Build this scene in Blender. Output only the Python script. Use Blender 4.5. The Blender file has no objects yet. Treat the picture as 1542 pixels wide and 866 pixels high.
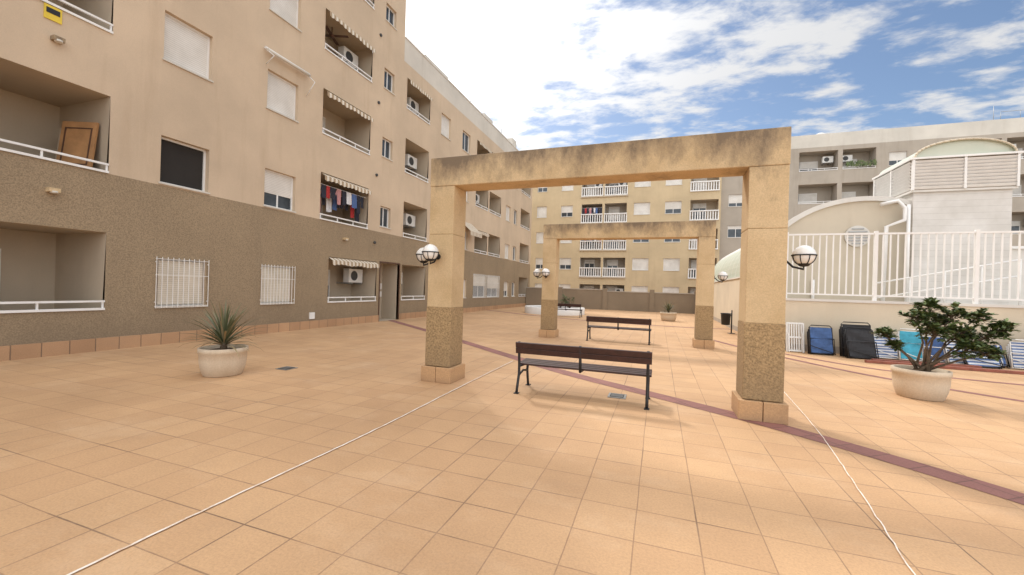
import bpy, math, random
from mathutils import Vector, Matrix
random.seed(7)
scene=bpy.context.scene
COL=bpy.context.collection

# ------------------------------------------------------------------ materials
MATS={}
def nodes_of(name):
    m=bpy.data.materials.new(name); m.use_nodes=True
    nt=m.node_tree; nt.nodes.clear()
    o=nt.nodes.new('ShaderNodeOutputMaterial'); b=nt.nodes.new('ShaderNodeBsdfPrincipled')
    nt.links.new(b.outputs[0],o.inputs[0]); MATS[name]=m
    return m,nt,b
def N(nt,t,**kw):
    n=nt.nodes.new(t)
    for k,v in kw.items(): setattr(n,k,v)
    return n
def noise(nt,scale,detail=4,rough=.6,vec=None,scl=None):
    n=N(nt,'ShaderNodeTexNoise'); n.inputs['Scale'].default_value=scale
    n.inputs['Detail'].default_value=detail; n.inputs['Roughness'].default_value=rough
    tc=N(nt,'ShaderNodeTexCoord'); src=tc.outputs['Object']
    if scl:
        mp=N(nt,'ShaderNodeMapping'); mp.inputs['Scale'].default_value=scl
        nt.links.new(src,mp.inputs[0]); src=mp.outputs[0]
    nt.links.new(src,n.inputs['Vector']); return n
def ramp(nt,src,p0,p1,c0=(0,0,0,1),c1=(1,1,1,1)):
    r=N(nt,'ShaderNodeValToRGB'); e=r.color_ramp.elements
    e[0].position=p0;e[1].position=p1;e[0].color=c0;e[1].color=c1
    nt.links.new(src,r.inputs[0]); return r
def mix(nt,fac,a,b,mode='MIX'):
    m=N(nt,'ShaderNodeMix',data_type='RGBA',blend_type=mode)
    if hasattr(fac,'links') or hasattr(fac,'is_linked'): nt.links.new(fac,m.inputs[0])
    else: m.inputs[0].default_value=fac
    for i,x in ((6,a),(7,b)):
        if isinstance(x,(tuple,list)): m.inputs[i].default_value=(x[0],x[1],x[2],1)
        else: nt.links.new(x,m.inputs[i])
    return m.outputs[2]
def bump(nt,b,h,strength=.3,dist=.01):
    n=N(nt,'ShaderNodeBump'); n.inputs['Strength'].default_value=strength; n.inputs['Distance'].default_value=dist
    nt.links.new(h,n.inputs['Height']); nt.links.new(n.outputs[0],b.inputs['Normal'])
def plain(name,col,rough=.6,metal=0,var=.12,scale=3.,bmp=0,bs=60):
    m,nt,b=nodes_of(name)
    n=noise(nt,scale,4,.6)
    dk=tuple(c*(1-var) for c in col); lt=tuple(min(1,c*(1+var)) for c in col)
    r=ramp(nt,n.outputs[0],.3,.7,(*dk,1),(*lt,1))
    nt.links.new(r.outputs[0],b.inputs['Base Color'])
    b.inputs['Roughness'].default_value=rough; b.inputs['Metallic'].default_value=metal
    if bmp:
        n2=noise(nt,bs,2,.7); bump(nt,b,n2.outputs[0],bmp,.01)
    return m
def stucco(name,col,grain=.25,gscale=70,streak=.35,stain=(.20,.15,.10),bmp=.5,base_dirt=None):
    m,nt,b=nodes_of(name)
    big=noise(nt,.5,4,.6); 
    r=ramp(nt,big.outputs[0],.3,.72,(*[c*.86 for c in col],1),(*[min(1,c*1.06) for c in col],1))
    g=noise(nt,gscale,2,.8)
    gr=ramp(nt,g.outputs[0],.35,.65,(1-grain,)*3+(1,),(1+0*grain,)*3+(1,))
    c=mix(nt,1.0,r.outputs[0],gr.outputs[0],'MULTIPLY')
    st=noise(nt,1.0,5,.65,scl=(2.2,2.2,.22))
    sr=ramp(nt,st.outputs[0],.54,.76,(0,0,0,1),(streak,)*3+(1,))
    c=mix(nt,sr.outputs[0],c,stain)
    if base_dirt:
        z0,z1,amt=base_dirt
        tc=N(nt,'ShaderNodeTexCoord'); sp=N(nt,'ShaderNodeSeparateXYZ'); nt.links.new(tc.outputs['Object'],sp.inputs[0])
        mr=N(nt,'ShaderNodeMapRange'); mr.inputs[1].default_value=z1; mr.inputs[2].default_value=z0; mr.inputs[3].default_value=0; mr.inputs[4].default_value=amt
        nt.links.new(sp.outputs[2],mr.inputs[0]); n3=noise(nt,3,5,.7)
        mu=N(nt,'ShaderNodeMath',operation='MULTIPLY'); nt.links.new(mr.outputs[0],mu.inputs[0]); nt.links.new(n3.outputs[0],mu.inputs[1])
        c=mix(nt,mu.outputs[0],c,stain)
    nt.links.new(c,b.inputs['Base Color']); b.inputs['Roughness'].default_value=.92
    bump(nt,b,g.outputs[0],bmp,.006)
    return m
stucco('stucco_upper',(.63,.495,.355),grain=.08,streak=.30,stain=(.38,.27,.17),bmp=.4)
stucco('stucco_lower',(.40,.30,.19),grain=.40,gscale=42,streak=.34,stain=(.20,.15,.10),bmp=.8,base_dirt=(.2,1.3,.9))
stucco('stucco_light',(.66,.62,.55),grain=.06,streak=.25,stain=(.4,.34,.27),bmp=.2)
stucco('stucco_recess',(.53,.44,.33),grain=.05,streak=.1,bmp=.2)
stucco('stucco_tan',(.60,.475,.30),grain=.06,streak=.25,stain=(.38,.28,.17),bmp=.2)
stucco('stucco_grey',(.44,.385,.32),grain=.06,streak=.25,bmp=.2)
stucco('stucco_cream',(.69,.60,.46),grain=.05,streak=.25,stain=(.5,.4,.28),bmp=.2,base_dirt=(0,.8,.6))
stucco('cream_gable',(.60,.53,.42),grain=.05,streak=.25,stain=(.42,.34,.25),bmp=.2)
stucco('white_render',(.70,.675,.63),grain=.03,streak=.3,stain=(.46,.40,.33),bmp=.1)
stucco('wall_brown',(.30,.235,.165),grain=.2,gscale=40,streak=.3)
stucco('pergola_lower',(.48,.33,.17),grain=.5,gscale=38,streak=.16,stain=(.24,.17,.1),bmp=.9,base_dirt=(.2,.9,1.))
stucco('base_tile',(.58,.36,.19),grain=.2,gscale=50,streak=.3,stain=(.32,.2,.12),bmp=.5,base_dirt=(0,.12,1.))
stucco('pot_concrete',(.68,.56,.42),grain=.12,gscale=45,streak=.4,stain=(.4,.28,.17),bmp=.4,base_dirt=(0,.2,.9))
def pergola_mat():
    m,nt,b=nodes_of('pergola_upper')
    big=noise(nt,1.2,5,.65); r=ramp(nt,big.outputs[0],.3,.7,(.55,.395,.215,1),(.70,.53,.32,1))
    g=noise(nt,55,2,.8); gr=ramp(nt,g.outputs[0],.3,.65,(.80,.80,.80,1),(1,1,1,1))
    c=mix(nt,1.,r.outputs[0],gr.outputs[0],'MULTIPLY')
    tc=N(nt,'ShaderNodeTexCoord'); sp=N(nt,'ShaderNodeSeparateXYZ'); nt.links.new(tc.outputs['Object'],sp.inputs[0])
    mr=N(nt,'ShaderNodeMapRange'); mr.inputs[1].default_value=3.0; mr.inputs[2].default_value=3.75; mr.inputs[3].default_value=0; mr.inputs[4].default_value=.35
    nt.links.new(sp.outputs[2],mr.inputs[0])
    st=noise(nt,1.7,8,.74,scl=(1,1,.5))
    ad=N(nt,'ShaderNodeMath',operation='ADD'); nt.links.new(st.outputs[0],ad.inputs[0]); nt.links.new(mr.outputs[0],ad.inputs[1])
    sr=ramp(nt,ad.outputs[0],.62,.88,(0,0,0,1),(.9,.9,.9,1))
    c=mix(nt,sr.outputs[0],c,(.16,.12,.085))
    nt.links.new(c,b.inputs['Base Color']); b.inputs['Roughness'].default_value=.92
    bump(nt,b,g.outputs[0],.5,.006)
pergola_mat()
def tiles(name,c1,c2,mortar,size=.4,msize=.006,dirt=(.3,.2,.13),rough=.75,rot=0,w=None,amt=.35,grain=.1,joints=False):
    m,nt,b=nodes_of(name)
    tc=N(nt,'ShaderNodeTexCoord'); mp=N(nt,'ShaderNodeMapping'); mp.inputs['Rotation'].default_value=(0,0,rot)
    mp.inputs['Location'].default_value=(.1,.05,0)
    nt.links.new(tc.outputs['Object'],mp.inputs[0])
    wn=noise(nt,1.3,2,.5); wv=N(nt,'ShaderNodeVectorMath',operation='MULTIPLY_ADD'); nt.links.new(wn.outputs['Color'],wv.inputs[0]); wv.inputs[1].default_value=(.014,.014,0); nt.links.new(mp.outputs[0],wv.inputs[2])
    br=N(nt,'ShaderNodeTexBrick',offset=0.,squash=1.); nt.links.new(wv.outputs[0],br.inputs['Vector'])
    br.inputs['Color1'].default_value=(*c1,1);br.inputs['Color2'].default_value=(*c2,1);br.inputs['Mortar'].default_value=(*mortar,1)
    br.inputs['Scale'].default_value=1;br.inputs['Mortar Size'].default_value=msize;br.inputs['Mortar Smooth'].default_value=.3
    br.inputs['Brick Width'].default_value=w or size;br.inputs['Row Height'].default_value=size
    a=noise(nt,.35,5,.65); ar=ramp(nt,a.outputs[0],.35,.7,(.82,.81,.80,1),(1.05,1.05,1.05,1))
    c=mix(nt,1.,br.outputs['Color'],ar.outputs[0],'MULTIPLY')
    g=noise(nt,60,3,.8); gr=ramp(nt,g.outputs[0],.3,.6,(1-grain*2,)*3+(1,),(1,1,1,1))
    c=mix(nt,1.,c,gr.outputs[0],'MULTIPLY')
    d=noise(nt,1.7,7,.75); dr=ramp(nt,d.outputs[0],.54,.80,(0,0,0,1),(amt,)*3+(1,))
    c=mix(nt,dr.outputs[0],c,dirt)
    if joints:
        j=N(nt,'ShaderNodeTexBrick',offset=0.,squash=1.); nt.links.new(wv.outputs[0],j.inputs['Vector'])
        j.inputs['Scale'].default_value=1;j.inputs['Mortar Size'].default_value=.006;j.inputs['Brick Width'].default_value=.4;j.inputs['Row Height'].default_value=.4
        jn=noise(nt,.9,3,.6); jr=ramp(nt,jn.outputs[0],.50,.64,(0,0,0,1),(.7,.7,.7,1))
        f=N(nt,'ShaderNodeMath',operation='MULTIPLY'); nt.links.new(j.outputs['Fac'],f.inputs[0]); nt.links.new(jr.outputs[0],f.inputs[1])
        c=mix(nt,f.outputs[0],c,(.17,.105,.065))
        bn=noise(nt,.8,6,.7,scl=(1,1.6,1)); b2=ramp(nt,bn.outputs[0],.52,.78,(0,0,0,1),(.28,.28,.28,1)); c=mix(nt,b2.outputs[0],c,(.74,.55,.38))
    nt.links.new(c,b.inputs['Base Color']); b.inputs['Roughness'].default_value=rough
    inv=N(nt,'ShaderNodeMath',operation='SUBTRACT'); inv.inputs[0].default_value=1; nt.links.new(br.outputs['Fac'],inv.inputs[1])
    g2=noise(nt,28,3,.75)
    mu=N(nt,'ShaderNodeMath',operation='MULTIPLY_ADD'); mu.inputs[1].default_value=.5; nt.links.new(g2.outputs[0],mu.inputs[0]); nt.links.new(inv.outputs[0],mu.inputs[2])
    bump(nt,b,mu.outputs[0],.7,.006)
    return m
tiles('plaza_tiles',(.62,.385,.205),(.565,.342,.18),(.42,.25,.14),amt=.26,msize=.004,joints=True)
tiles('stripe_tiles',(.33,.145,.12),(.27,.12,.10),(.18,.09,.07),size=.30,msize=.006,rot=math.radians(-36),dirt=(.26,.15,.12))
tiles('plinth_tiles',(.56,.34,.19),(.49,.29,.16),(.25,.16,.10),size=.4,msize=.01)
def lines_mat(name,col,dark,freq,axis=2,rough=.5,thr=.2,bmp=.5):
    m,nt,b=nodes_of(name)
    tc=N(nt,'ShaderNodeTexCoord'); sp=N(nt,'ShaderNodeSeparateXYZ'); nt.links.new(tc.outputs['Object'],sp.inputs[0])
    mu=N(nt,'ShaderNodeMath',operation='MULTIPLY'); mu.inputs[1].default_value=freq; nt.links.new(sp.outputs[axis],mu.inputs[0])
    fr=N(nt,'ShaderNodeMath',operation='FRACT'); nt.links.new(mu.outputs[0],fr.inputs[0])
    r=ramp(nt,fr.outputs[0],thr*.5,thr,(*dark,1),(*col,1))
    n=noise(nt,1.5,4,.6); nr=ramp(nt,n.outputs[0],.35,.7,(.82,.81,.79,1),(1,1,1,1))
    c=mix(nt,1.,r.outputs[0],nr.outputs[0],'MULTIPLY')
    nt.links.new(c,b.inputs['Base Color']); b.inputs['Roughness'].default_value=rough
    bump(nt,b,fr.outputs[0],bmp,.005)
lines_mat('roller_shutter',(.80,.77,.72),(.52,.49,.45),20.)
lines_mat('beige_blind',(.74,.68,.58),(.50,.45,.37),20.)
lines_mat('white_siding',(.70,.68,.65),(.53,.51,.48),5.,thr=.06,bmp=.2)
def stripes(name,a,c,freq,axis):
    m,nt,b=nodes_of(name)
    tc=N(nt,'ShaderNodeTexCoord'); sp=N(nt,'ShaderNodeSeparateXYZ'); nt.links.new(tc.outputs['Object'],sp.inputs[0])
    mu=N(nt,'ShaderNodeMath',operation='MULTIPLY'); mu.inputs[1].default_value=freq; nt.links.new(sp.outputs[axis],mu.inputs[0])
    fr=N(nt,'ShaderNodeMath',operation='FRACT'); nt.links.new(mu.outputs[0],fr.inputs[0])
    r=ramp(nt,fr.outputs[0],.48,.52,(*a,1),(*c,1))
    nt.links.new(r.outputs[0],b.inputs['Base Color']); b.inputs['Roughness'].default_value=.9
stripes('awning_stripes',(.68,.62,.52),(.38,.28,.18),5.,1)
stripes('towel_stripes',(.58,.60,.62),(.10,.16,.32),14.,2)
stripes('lounger_stripes',(.60,.62,.64),(.08,.15,.36),11.,0)
plain('white_paint',(.80,.79,.77),.45,var=.05)
plain('white_frame',(.78,.77,.75),.35,var=.04)
plain('ac_white',(.72,.71,.68),.5,var=.06)
plain('dark_grille',(.05,.05,.05),.6)
plain('interior_dark',(.02,.016,.013),.8)
plain('curtain',(.45,.42,.38),.9,var=.2,scale=8)
plain('door_wood',(.40,.21,.09),.5,var=.2,scale=4)
plain('door_dark',(.10,.05,.03),.5,var=.2,scale=4)
plain('bench_wood',(.040,.014,.011),.5,var=.35,scale=12)
plain('black_iron',(.012,.012,.014),.5,var=.2)
plain('grey_metal',(.35,.35,.34),.45,.6)
plain('leaf_trunk',(.12,.085,.055),.9,var=.3,scale=20,bmp=.5)
plain('soil',(.09,.055,.035),.95,var=.4,scale=30,bmp=.8)
plain('cloth_dark',(.03,.03,.045),.9); plain('cloth_red',(.45,.04,.04),.9); plain('cloth_white',(.7,.7,.72),.9); plain('cloth_blue',(.08,.14,.32),.9); plain('cloth_pink',(.5,.25,.25),.9)
plain('lounger_blue',(.05,.11,.27),.75,var=.25,scale=8); plain('lounger_cyan',(.05,.33,.46),.75,var=.2,scale=8); plain('lounger_black',(.02,.02,.023),.75,var=.3,scale=8)
plain('plastic_white',(.72,.72,.70),.4,var=.05)
plain('sign_yellow',(.75,.55,.05),.5); plain('brick_red',(.26,.09,.06),.8,var=.25,scale=8)
plain('terrain',(.25,.2,.15),.95,var=.2,scale=.5)
plain('roof_grey',(.4,.38,.35),.9)
m,nt,b=nodes_of('chalk_line'); n=noise(nt,7,6,.8); r=ramp(nt,n.outputs[0],.34,.54,(.60,.42,.28,1),(.82,.75,.66,1)); nt.links.new(r.outputs[0],b.inputs['Base Color']); b.inputs['Roughness'].default_value=.9
m,nt,b=nodes_of('glass_dark'); n=noise(nt,2,3,.6); r=ramp(nt,n.outputs[0],.3,.7,(.03,.04,.05,1),(.07,.085,.10,1)); nt.links.new(r.outputs[0],b.inputs['Base Color']); b.inputs['Roughness'].default_value=.08
m,nt,b=nodes_of('green_glass'); n=noise(nt,1.5,3,.6); r=ramp(nt,n.outputs[0],.3,.7,(.50,.55,.45,1),(.58,.60,.50,1)); nt.links.new(r.outputs[0],b.inputs['Base Color']); b.inputs['Roughness'].default_value=.4
m,nt,b=nodes_of('globe_opal'); n=noise(nt,6,3,.6); r=ramp(nt,n.outputs[0],.3,.7,(.74,.73,.70,1),(.84,.83,.81,1)); nt.links.new(r.outputs[0],b.inputs['Base Color']); b.inputs['Roughness'].default_value=.25
def leafmat(name,a,c,rough=.5):
    m,nt,b=nodes_of(name); g=N(nt,'ShaderNodeNewGeometry')
    r=ramp(nt,g.outputs['Random Per Island'],0,1,(*a,1),(*c,1)); nt.links.new(r.outputs[0],b.inputs['Base Color']); b.inputs['Roughness'].default_value=rough
leafmat('leaf_shrub',(.028,.060,.016),(.16,.20,.065)); leafmat('leaf_yucca',(.06,.085,.04),(.20,.19,.10)); leafmat('leaf_dry',(.22,.16,.08),(.36,.28,.15),.8)

# ------------------------------------------------------------------ mesh builder
class MB:
    def __init__(s): s.v=[];s.f=[];s.m=[];s.names=[];s.sm=[]
    def mi(s,n):
        if n not in s.names: s.names.append(n)
        return s.names.index(n)
    def face(s,pts,mat,sm=False):
        i=len(s.v); s.v+= [tuple(p) for p in pts]; s.f.append(tuple(range(i,i+len(pts)))); s.m.append(s.mi(mat)); s.sm.append(sm)
    def box(s,x0,x1,y0,y1,z0,z1,mat,M=None):
        i=len(s.v)
        P=[Vector((x,y,z)) for z in (z0,z1) for y in (y0,y1) for x in (x0,x1)]
        if M is not None: P=[M@p for p in P]
        s.v+=[tuple(p) for p in P]; k=s.mi(mat)
        for q in ((0,2,3,1),(4,5,7,6),(0,1,5,4),(2,6,7,3),(0,4,6,2),(1,3,7,5)):
            s.f.append(tuple(i+a for a in q)); s.m.append(k); s.sm.append(False)
    def tube(s,pts,r,mat,n=8,caps=True,sm=True):
        pts=[Vector(p) for p in pts]; rs=r if isinstance(r,(list,tuple)) else [r]*len(pts)
        base=len(s.v); k=s.mi(mat); prev=None
        for j,p in enumerate(pts):
            t=(pts[min(j+1,len(pts)-1)]-pts[max(j-1,0)]).normalized()
            a=prev if prev is not None and abs(prev.dot(t))<.95 else (Vector((0,0,1)) if abs(t.z)<.9 else Vector((1,0,0)))
            u=(a-t*a.dot(t)).normalized(); w=t.cross(u); prev=u
            for q in range(n):
                an=2*math.pi*q/n; s.v.append(tuple(p+(u*math.cos(an)+w*math.sin(an))*rs[j]))
        for j in range(len(pts)-1):
            for q in range(n):
                a=base+j*n+q; b2=base+j*n+(q+1)%n; s.f.append((a,b2,b2+n,a+n)); s.m.append(k); s.sm.append(sm)
        if caps:
            s.f.append(tuple(base+q for q in range(n))[::-1]); s.m.append(k); s.sm.append(False)
            e=base+(len(pts)-1)*n; s.f.append(tuple(e+q for q in range(n))); s.m.append(k); s.sm.append(False)
    def lathe(s,prof,c,mat,n=32,sm=True):
        base=len(s.v); k=s.mi(mat)
        for (r,z) in prof:
            for q in range(n):
                an=2*math.pi*q/n; s.v.append((c[0]+r*math.cos(an),c[1]+r*math.sin(an),c[2]+z))
        for j in range(len(prof)-1):
            for q in range(n):
                a=base+j*n+q; b2=base+j*n+(q+1)%n; s.f.append((a,b2,b2+n,a+n)); s.m.append(k); s.sm.append(sm)
    def obj(s,name,parent=None,bevel=0):
        me=bpy.data.meshes.new(name); me.from_pydata(s.v,[],s.f)
        for n_ in s.names: me.materials.append(MATS[n_])
        me.polygons.foreach_set('material_index',s.m); me.polygons.foreach_set('use_smooth',s.sm); me.update()
        o=bpy.data.objects.new(name,me); COL.objects.link(o)
        if parent: o.parent=parent
        if bevel:
            b=o.modifiers.new('bevel','BEVEL'); b.width=bevel; b.segments=2; b.limit_method='ANGLE'
        return o
def empty(name,loc=(0,0,0)):
    e=bpy.data.objects.new(name,None); COL.objects.link(e); e.location=loc; e.empty_display_size=.3; return e

# ------------------------------------------------------------------ facade system
class Facade:
    """u along the wall, z up, d = depth inwards (negative = proud)"""
    def __init__(s,kind,off): s.kind=kind; s.off=off; s.w=MB(); s.win=MB(); s.bal=MB(); s.ops=[]
    def P(s,u,z,d): return (s.off-d,u,z) if s.kind=='L' else (u,s.off+d,z)
    def box(s,mb,u0,u1,z0,z1,d0,d1,mat):
        if s.kind=='L': mb.box(s.off-d1,s.off-d0,u0,u1,z0,z1,mat)
        else: mb.box(u0,u1,s.off+d0,s.off+d1,z0,z1,mat)
    def quad(s,mb,a,b,c,d,mat): mb.face([s.P(*a),s.P(*b),s.P(*c),s.P(*d)],mat)
    def wall(s,u0,u1,z0,z1,matf,extra_z=()):
        ops=[o for o in s.ops if o[1]>u0 and o[0]<u1]
        us=sorted(set([u0,u1]+[x for o in ops for x in o[:2] if u0<x<u1]))
        zs=sorted(set([z0,z1]+[x for o in ops for x in o[2:4] if z0<x<z1]+[z for z in extra_z if z0<z<z1]))
        for i in range(len(us)-1):
            for j in range(len(zs)-1):
                cu=(us[i]+us[i+1])/2; cz=(zs[j]+zs[j+1])/2
                if any(o[0]<cu<o[1] and o[2]<cz<o[3] for o in ops): continue
                s.quad(s.w,(us[i],zs[j],0),(us[i+1],zs[j],0),(us[i+1],zs[j+1],0),(us[i],zs[j+1],0),matf(cu,cz))
    def jamb(s,u0,u1,z0,z1,d,mat):
        s.quad(s.w,(u0,z0,0),(u0,z1,0),(u0,z1,d),(u0,z0,d),mat); s.quad(s.w,(u1,z0,0),(u1,z1,0),(u1,z1,d),(u1,z0,d),mat)
        s.quad(s.w,(u0,z1,0),(u1,z1,0),(u1,z1,d),(u0,z1,d),mat); s.quad(s.w,(u0,z0,0),(u1,z0,0),(u1,z0,d),(u0,z0,d),mat)
    def window(s,u0,u1,z0,z1,kind='shutter',jm='stucco_upper',sh=None):
        s.ops.append((u0,u1,z0,z1)); d=.14 if kind!='open' else .16; s.jamb(u0,u1,z0,z1,d+.08,jm)
        s.box(s.win,u0-.03,u1+.03,z0-.035,z0+.003,-.035,.10,'stucco_light')
        f=.045; a0,a1,b0,b1=u0+.002,u1-.002,z0+.004,z1-.002
        for q in ((a0,a0+f,b0,b1),(a1-f,a1,b0,b1)): s.box(s.win,*q,d-.03,d+.03,'white_frame')
        for q in ((a0+f,a1-f,b0,b0+f),(a0+f,a1-f,b1-f,b1)): s.box(s.win,*q,d-.028,d+.03,'white_frame')
        if sh is None: sh={'shutter':1.,'half':.62,'glass':0.,'grille':.97,'open':0}[kind]
        zs=z1-(z1-z0)*sh
        if sh>0: s.box(s.win,a0+f,a1-f,max(zs,b0+f),b1-f,(d-.01) if kind!='grille' else .05,d+.02,'beige_blind' if kind=='grille' else 'roller_shutter')
        if sh<1:
            s.quad(s.win,(a0+f,b0+f,d+.01),(a1-f,b0+f,d+.01),(a1-f,zs,d+.01),(a0+f,zs,d+.01),'interior_dark' if kind=='open' else 'glass_dark')
            if kind!='open' and u1-u0>.6: 
                m=(u0+u1)/2; s.box(s.win,m-.025,m+.025,b0+f,zs,d-.02,d+.0,'white_frame')
        if kind=='grille':
            n=int((u1-u0)/.10)
            for i in range(n+1):
                u=u0-.04+(u1-u0+.08)*i/n; s.box(s.win,u-.005,u+.005,z0-.03,z1+.03,-.055,-.040,'white_paint')
            for z in (z0,z0+.65*(z1-z0),z1-.02): s.box(s.win,u0-.05,u1+.05,z,z+.012,-.039,-.024,'white_paint')
            for u in (u0-.04,u1+.03):
                for z in (z0+.1,z1-.1): s.box(s.win,u-.005,u+.01,z,z+.02,-.039,.0,'white_paint')
    def balcony(s,u0,u1,z0,z1,depth=1.3,wm='stucco_recess',ac=0,awn=0,sh=.5,rail='bars',laundry=0,door=None,par=.86):
        s.ops.append((u0,u1,z0,z1)); fl=z0-par; W=s.w
        s.quad(W,(u0,fl,.12),(u0,z1,.0),(u0,z1,depth),(u0,fl,depth),wm)
        s.quad(W,(u1,fl,.12),(u1,z1,.0),(u1,z1,depth),(u1,fl,depth),wm)
        s.quad(W,(u0,z1,0),(u1,z1,0),(u1,z1,depth),(u0,z1,depth),wm)
        s.quad(W,(u0,z0,0),(u1,z0,0),(u1,z0,.12),(u0,z0,.12),wm)
        s.quad(W,(u0,fl,.12),(u1,fl,.12),(u1,z0,.12),(u0,z0,.12),wm)
        s.quad(W,(u0,fl,.12),(u1,fl,.12),(u1,fl,depth),(u0,fl,depth),'plinth_tiles')
        s.quad(W,(u0,fl,depth),(u1,fl,depth),(u1,z1,depth),(u0,z1,depth),wm)
        w=u1-u0; du0,du1=door or (u0+w*.12,u0+w*.62); dt=min(fl+2.1,z1-.12)
        zs=dt-(dt-fl)*sh
        s.box(s.win,du0,du1,fl+.01,dt,depth-.04,depth-.004,'white_frame')
        s.quad(s.win,(du0+.06,fl+.06,depth-.046),(du1-.06,fl+.06,depth-.046),(du1-.06,dt-.06,depth-.046),(du0+.06,dt-.06,depth-.046),'glass_dark')
        mu=(du0+du1)/2; s.box(s.win,mu-.03,mu+.03,fl+.06,dt-.06,depth-.07,depth-.05,'white_frame')
        if sh>0: s.box(s.win,du0+.05,du1-.05,zs,dt-.05,depth-.09,depth-.072,'roller_shutter')
        B=s.bal
        if rail=='bars':
            s.box(B,u0,u1,z0+.004,z0+.05,-.03,.09,'white_paint')
            s.box(B,u0,u1,z0+.17,z0+.21,-.02,.03,'white_paint')
            n=max(2,int(w/.8))
            for i in range(n+1):
                u=u0+.03+(w-.06)*i/n; s.box(B,u-.015,u+.015,z0+.05,z0+.17,-.01,.02,'white_paint')
        elif rail=='balusters':
            s.box(B,u0-.05,u1+.05,z0+.0,z0+.10,-.12,.10,'white_paint'); s.box(B,u0-.05,u1+.05,z0+.86,z0+.96,-.12,.06,'white_paint')
            n=int(w/.22)
            for i in range(n+1):
                u=u0+w*i/n; s.box(B,u-.045,u+.045,z0+.10,z0+.86,-.06,.02,'white_paint')
        if ac:
            a=u1-.95 if ac>0 else u0+.1; zt=z1-.35
            s.box(B,a,a+.8,zt-.55,zt,depth*.45,depth*.45+.28,'ac_white')
            c=[s.P(a+.3+.2*math.cos(t*math.pi/8),zt-.275+.2*math.sin(t*math.pi/8),depth*.45-.006) for t in range(16)]
            B.face(c,'dark_grille')
            s.box(B,a+.1,a+.14,zt-.62,zt-.55,depth*.4,depth,'grey_metal'); s.box(B,a+.66,a+.7,zt-.62,zt-.55,depth*.4,depth,'grey_metal')
        if awn:
            n=24; 
            for i in range(n):
                a=u0+.02+(w-.04)*i/n; b_=u0+.02+(w-.04)*(i+1)/n
                mt='awning_stripes'; dr=.02*math.sin(i*.7+u0)
                s.quad(B,(a,z1-.02,.04),(b_,z1-.02,.04),(b_,z1-.13,-.16),(a,z1-.13,-.16),mt)
                s.quad(B,(a,z1-.13,-.16),(b_,z1-.13,-.16),(b_,z1-.30+.04*(i%2)+dr,-.17),(a,z1-.30+.04*((i+1)%2)+dr,-.17),mt)
        if laundry:
            mats=['cloth_dark','cloth_red','cloth_dark','cloth_pink','cloth_dark','cloth_white','cloth_blue','cloth_dark','cloth_dark']
            for row,(top,dd0) in enumerate(((z1-.40,.05),(z1-.55,.35))):
                u=u0+.1+row*.08; i=row*3
                s.box(B,u0+.05,u1-.05,top,top+.01,dd0,dd0+.01,'white_paint')
                while u<u1-.25:
                    ww=random.uniform(.15,.26); ln=random.uniform(.40,.85); mt=mats[i%len(mats)]; i+=1
                    nc=5; cols=[]
                    for q in range(nc+1):
                        uu=u+ww*q/nc; bot=top-ln*(1-.12*abs(q/nc-.5)*random.random()); d0=dd0+.025*math.sin(q*2.1+i)
                        cols.append((uu,bot,d0))
                    for q in range(nc):
                        A,Bc=cols[q],cols[q+1]
                        s.quad(B,(A[0],top,dd0),(Bc[0],top,dd0),(Bc[0]+.01,Bc[1],Bc[2]),(A[0]+.01,A[1],A[2]),mt)
                    if random.random()<.5: s.quad(B,(u-.07,top-.20,dd0),(u+.01,top-.01,dd0),(u+.01,top-.14,dd0),(u-.03,top-.26,dd0),mt)
                    u+=ww+random.uniform(.01,.07)
    def finish(s,par):
        s.w.obj('walls',par); s.win.obj('windows',par); s.bal.obj('balcony_fittings',par)

# ------------------------------------------------------------------ left apartment block
X0=-11.15
par=empty('apartment_building')
F=Facade('L',X0)
zb=[.86,3.78,6.76,9.70]; zt=[2.52,5.43,8.35,11.13]
wz=[(.90,2.05),(3.84,4.96),(6.76,7.92),(9.70,10.85),(12.65,13.8)]
for k in range(4): F.balcony(-3.2,-.4,zb[k],zt[k])
for k in range(5):
    F.window(-5.6,-4.5,*wz[k]); F.window(.5,1.5,*wz[k])
for k in range(4):
    F.balcony(2.3,5.29,zb[k],zt[k],depth=1.9,sh=[.1,.9,.6,.5][k],door=(2.9,4.45) if k!=1 else (2.9,4.3))
kinds=['grille','open','shutter','shutter','shutter']
for k in range(5): F.window(6.25,7.35,*wz[k],kind=kinds[k])
kinds=['grille','half','shutter','shutter','shutter']
for k in range(5): F.window(8.95,10.05,*wz[k],kind=kinds[k])
for k in range(4):
    u0,u1=(11.08,13.56) if k else (11.55,14.2)
    F.balcony(u0,u1,zb[k],zt[k],ac=[1,0,0,1][k],awn=1,sh=[.3,.7,.4,.6][k],laundry=(k==1),door=(u0+.3,u0+1.4))
F.balcony(11.08,13.56,12.65,14.05,awn=1)
for z0_,z1_ in ((4.03,4.90),(7.0,7.82),(9.9,10.75),(12.75,13.5)): F.window(14.33,15.03,z0_,z1_,kind='glass')
F.ops.append((14.44,15.78,0,2.5)); F.jamb(14.44,15.78,.004,2.5,.9,'stucco_recess')
F.quad(F.win,(14.44,.0,.9),(15.78,.0,.9),(15.78,2.5,.9),(14.44,2.5,.9),'stucco_recess')
F.box(F.win,14.5,15.45,.01,2.2,.82,.88,'door_dark'); F.box(F.win,14.6,15.0,.5,2.0,.80,.815,'glass_dark')
F.box(F.win,14.38,14.44,0,2.56,-.02,.1,'door_dark'); F.box(F.win,15.78,15.84,0,2.56,-.02,.1,'door_dark'); F.box(F.win,14.44,15.78,2.5,2.56,-.02,.1,'door_dark')
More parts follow.
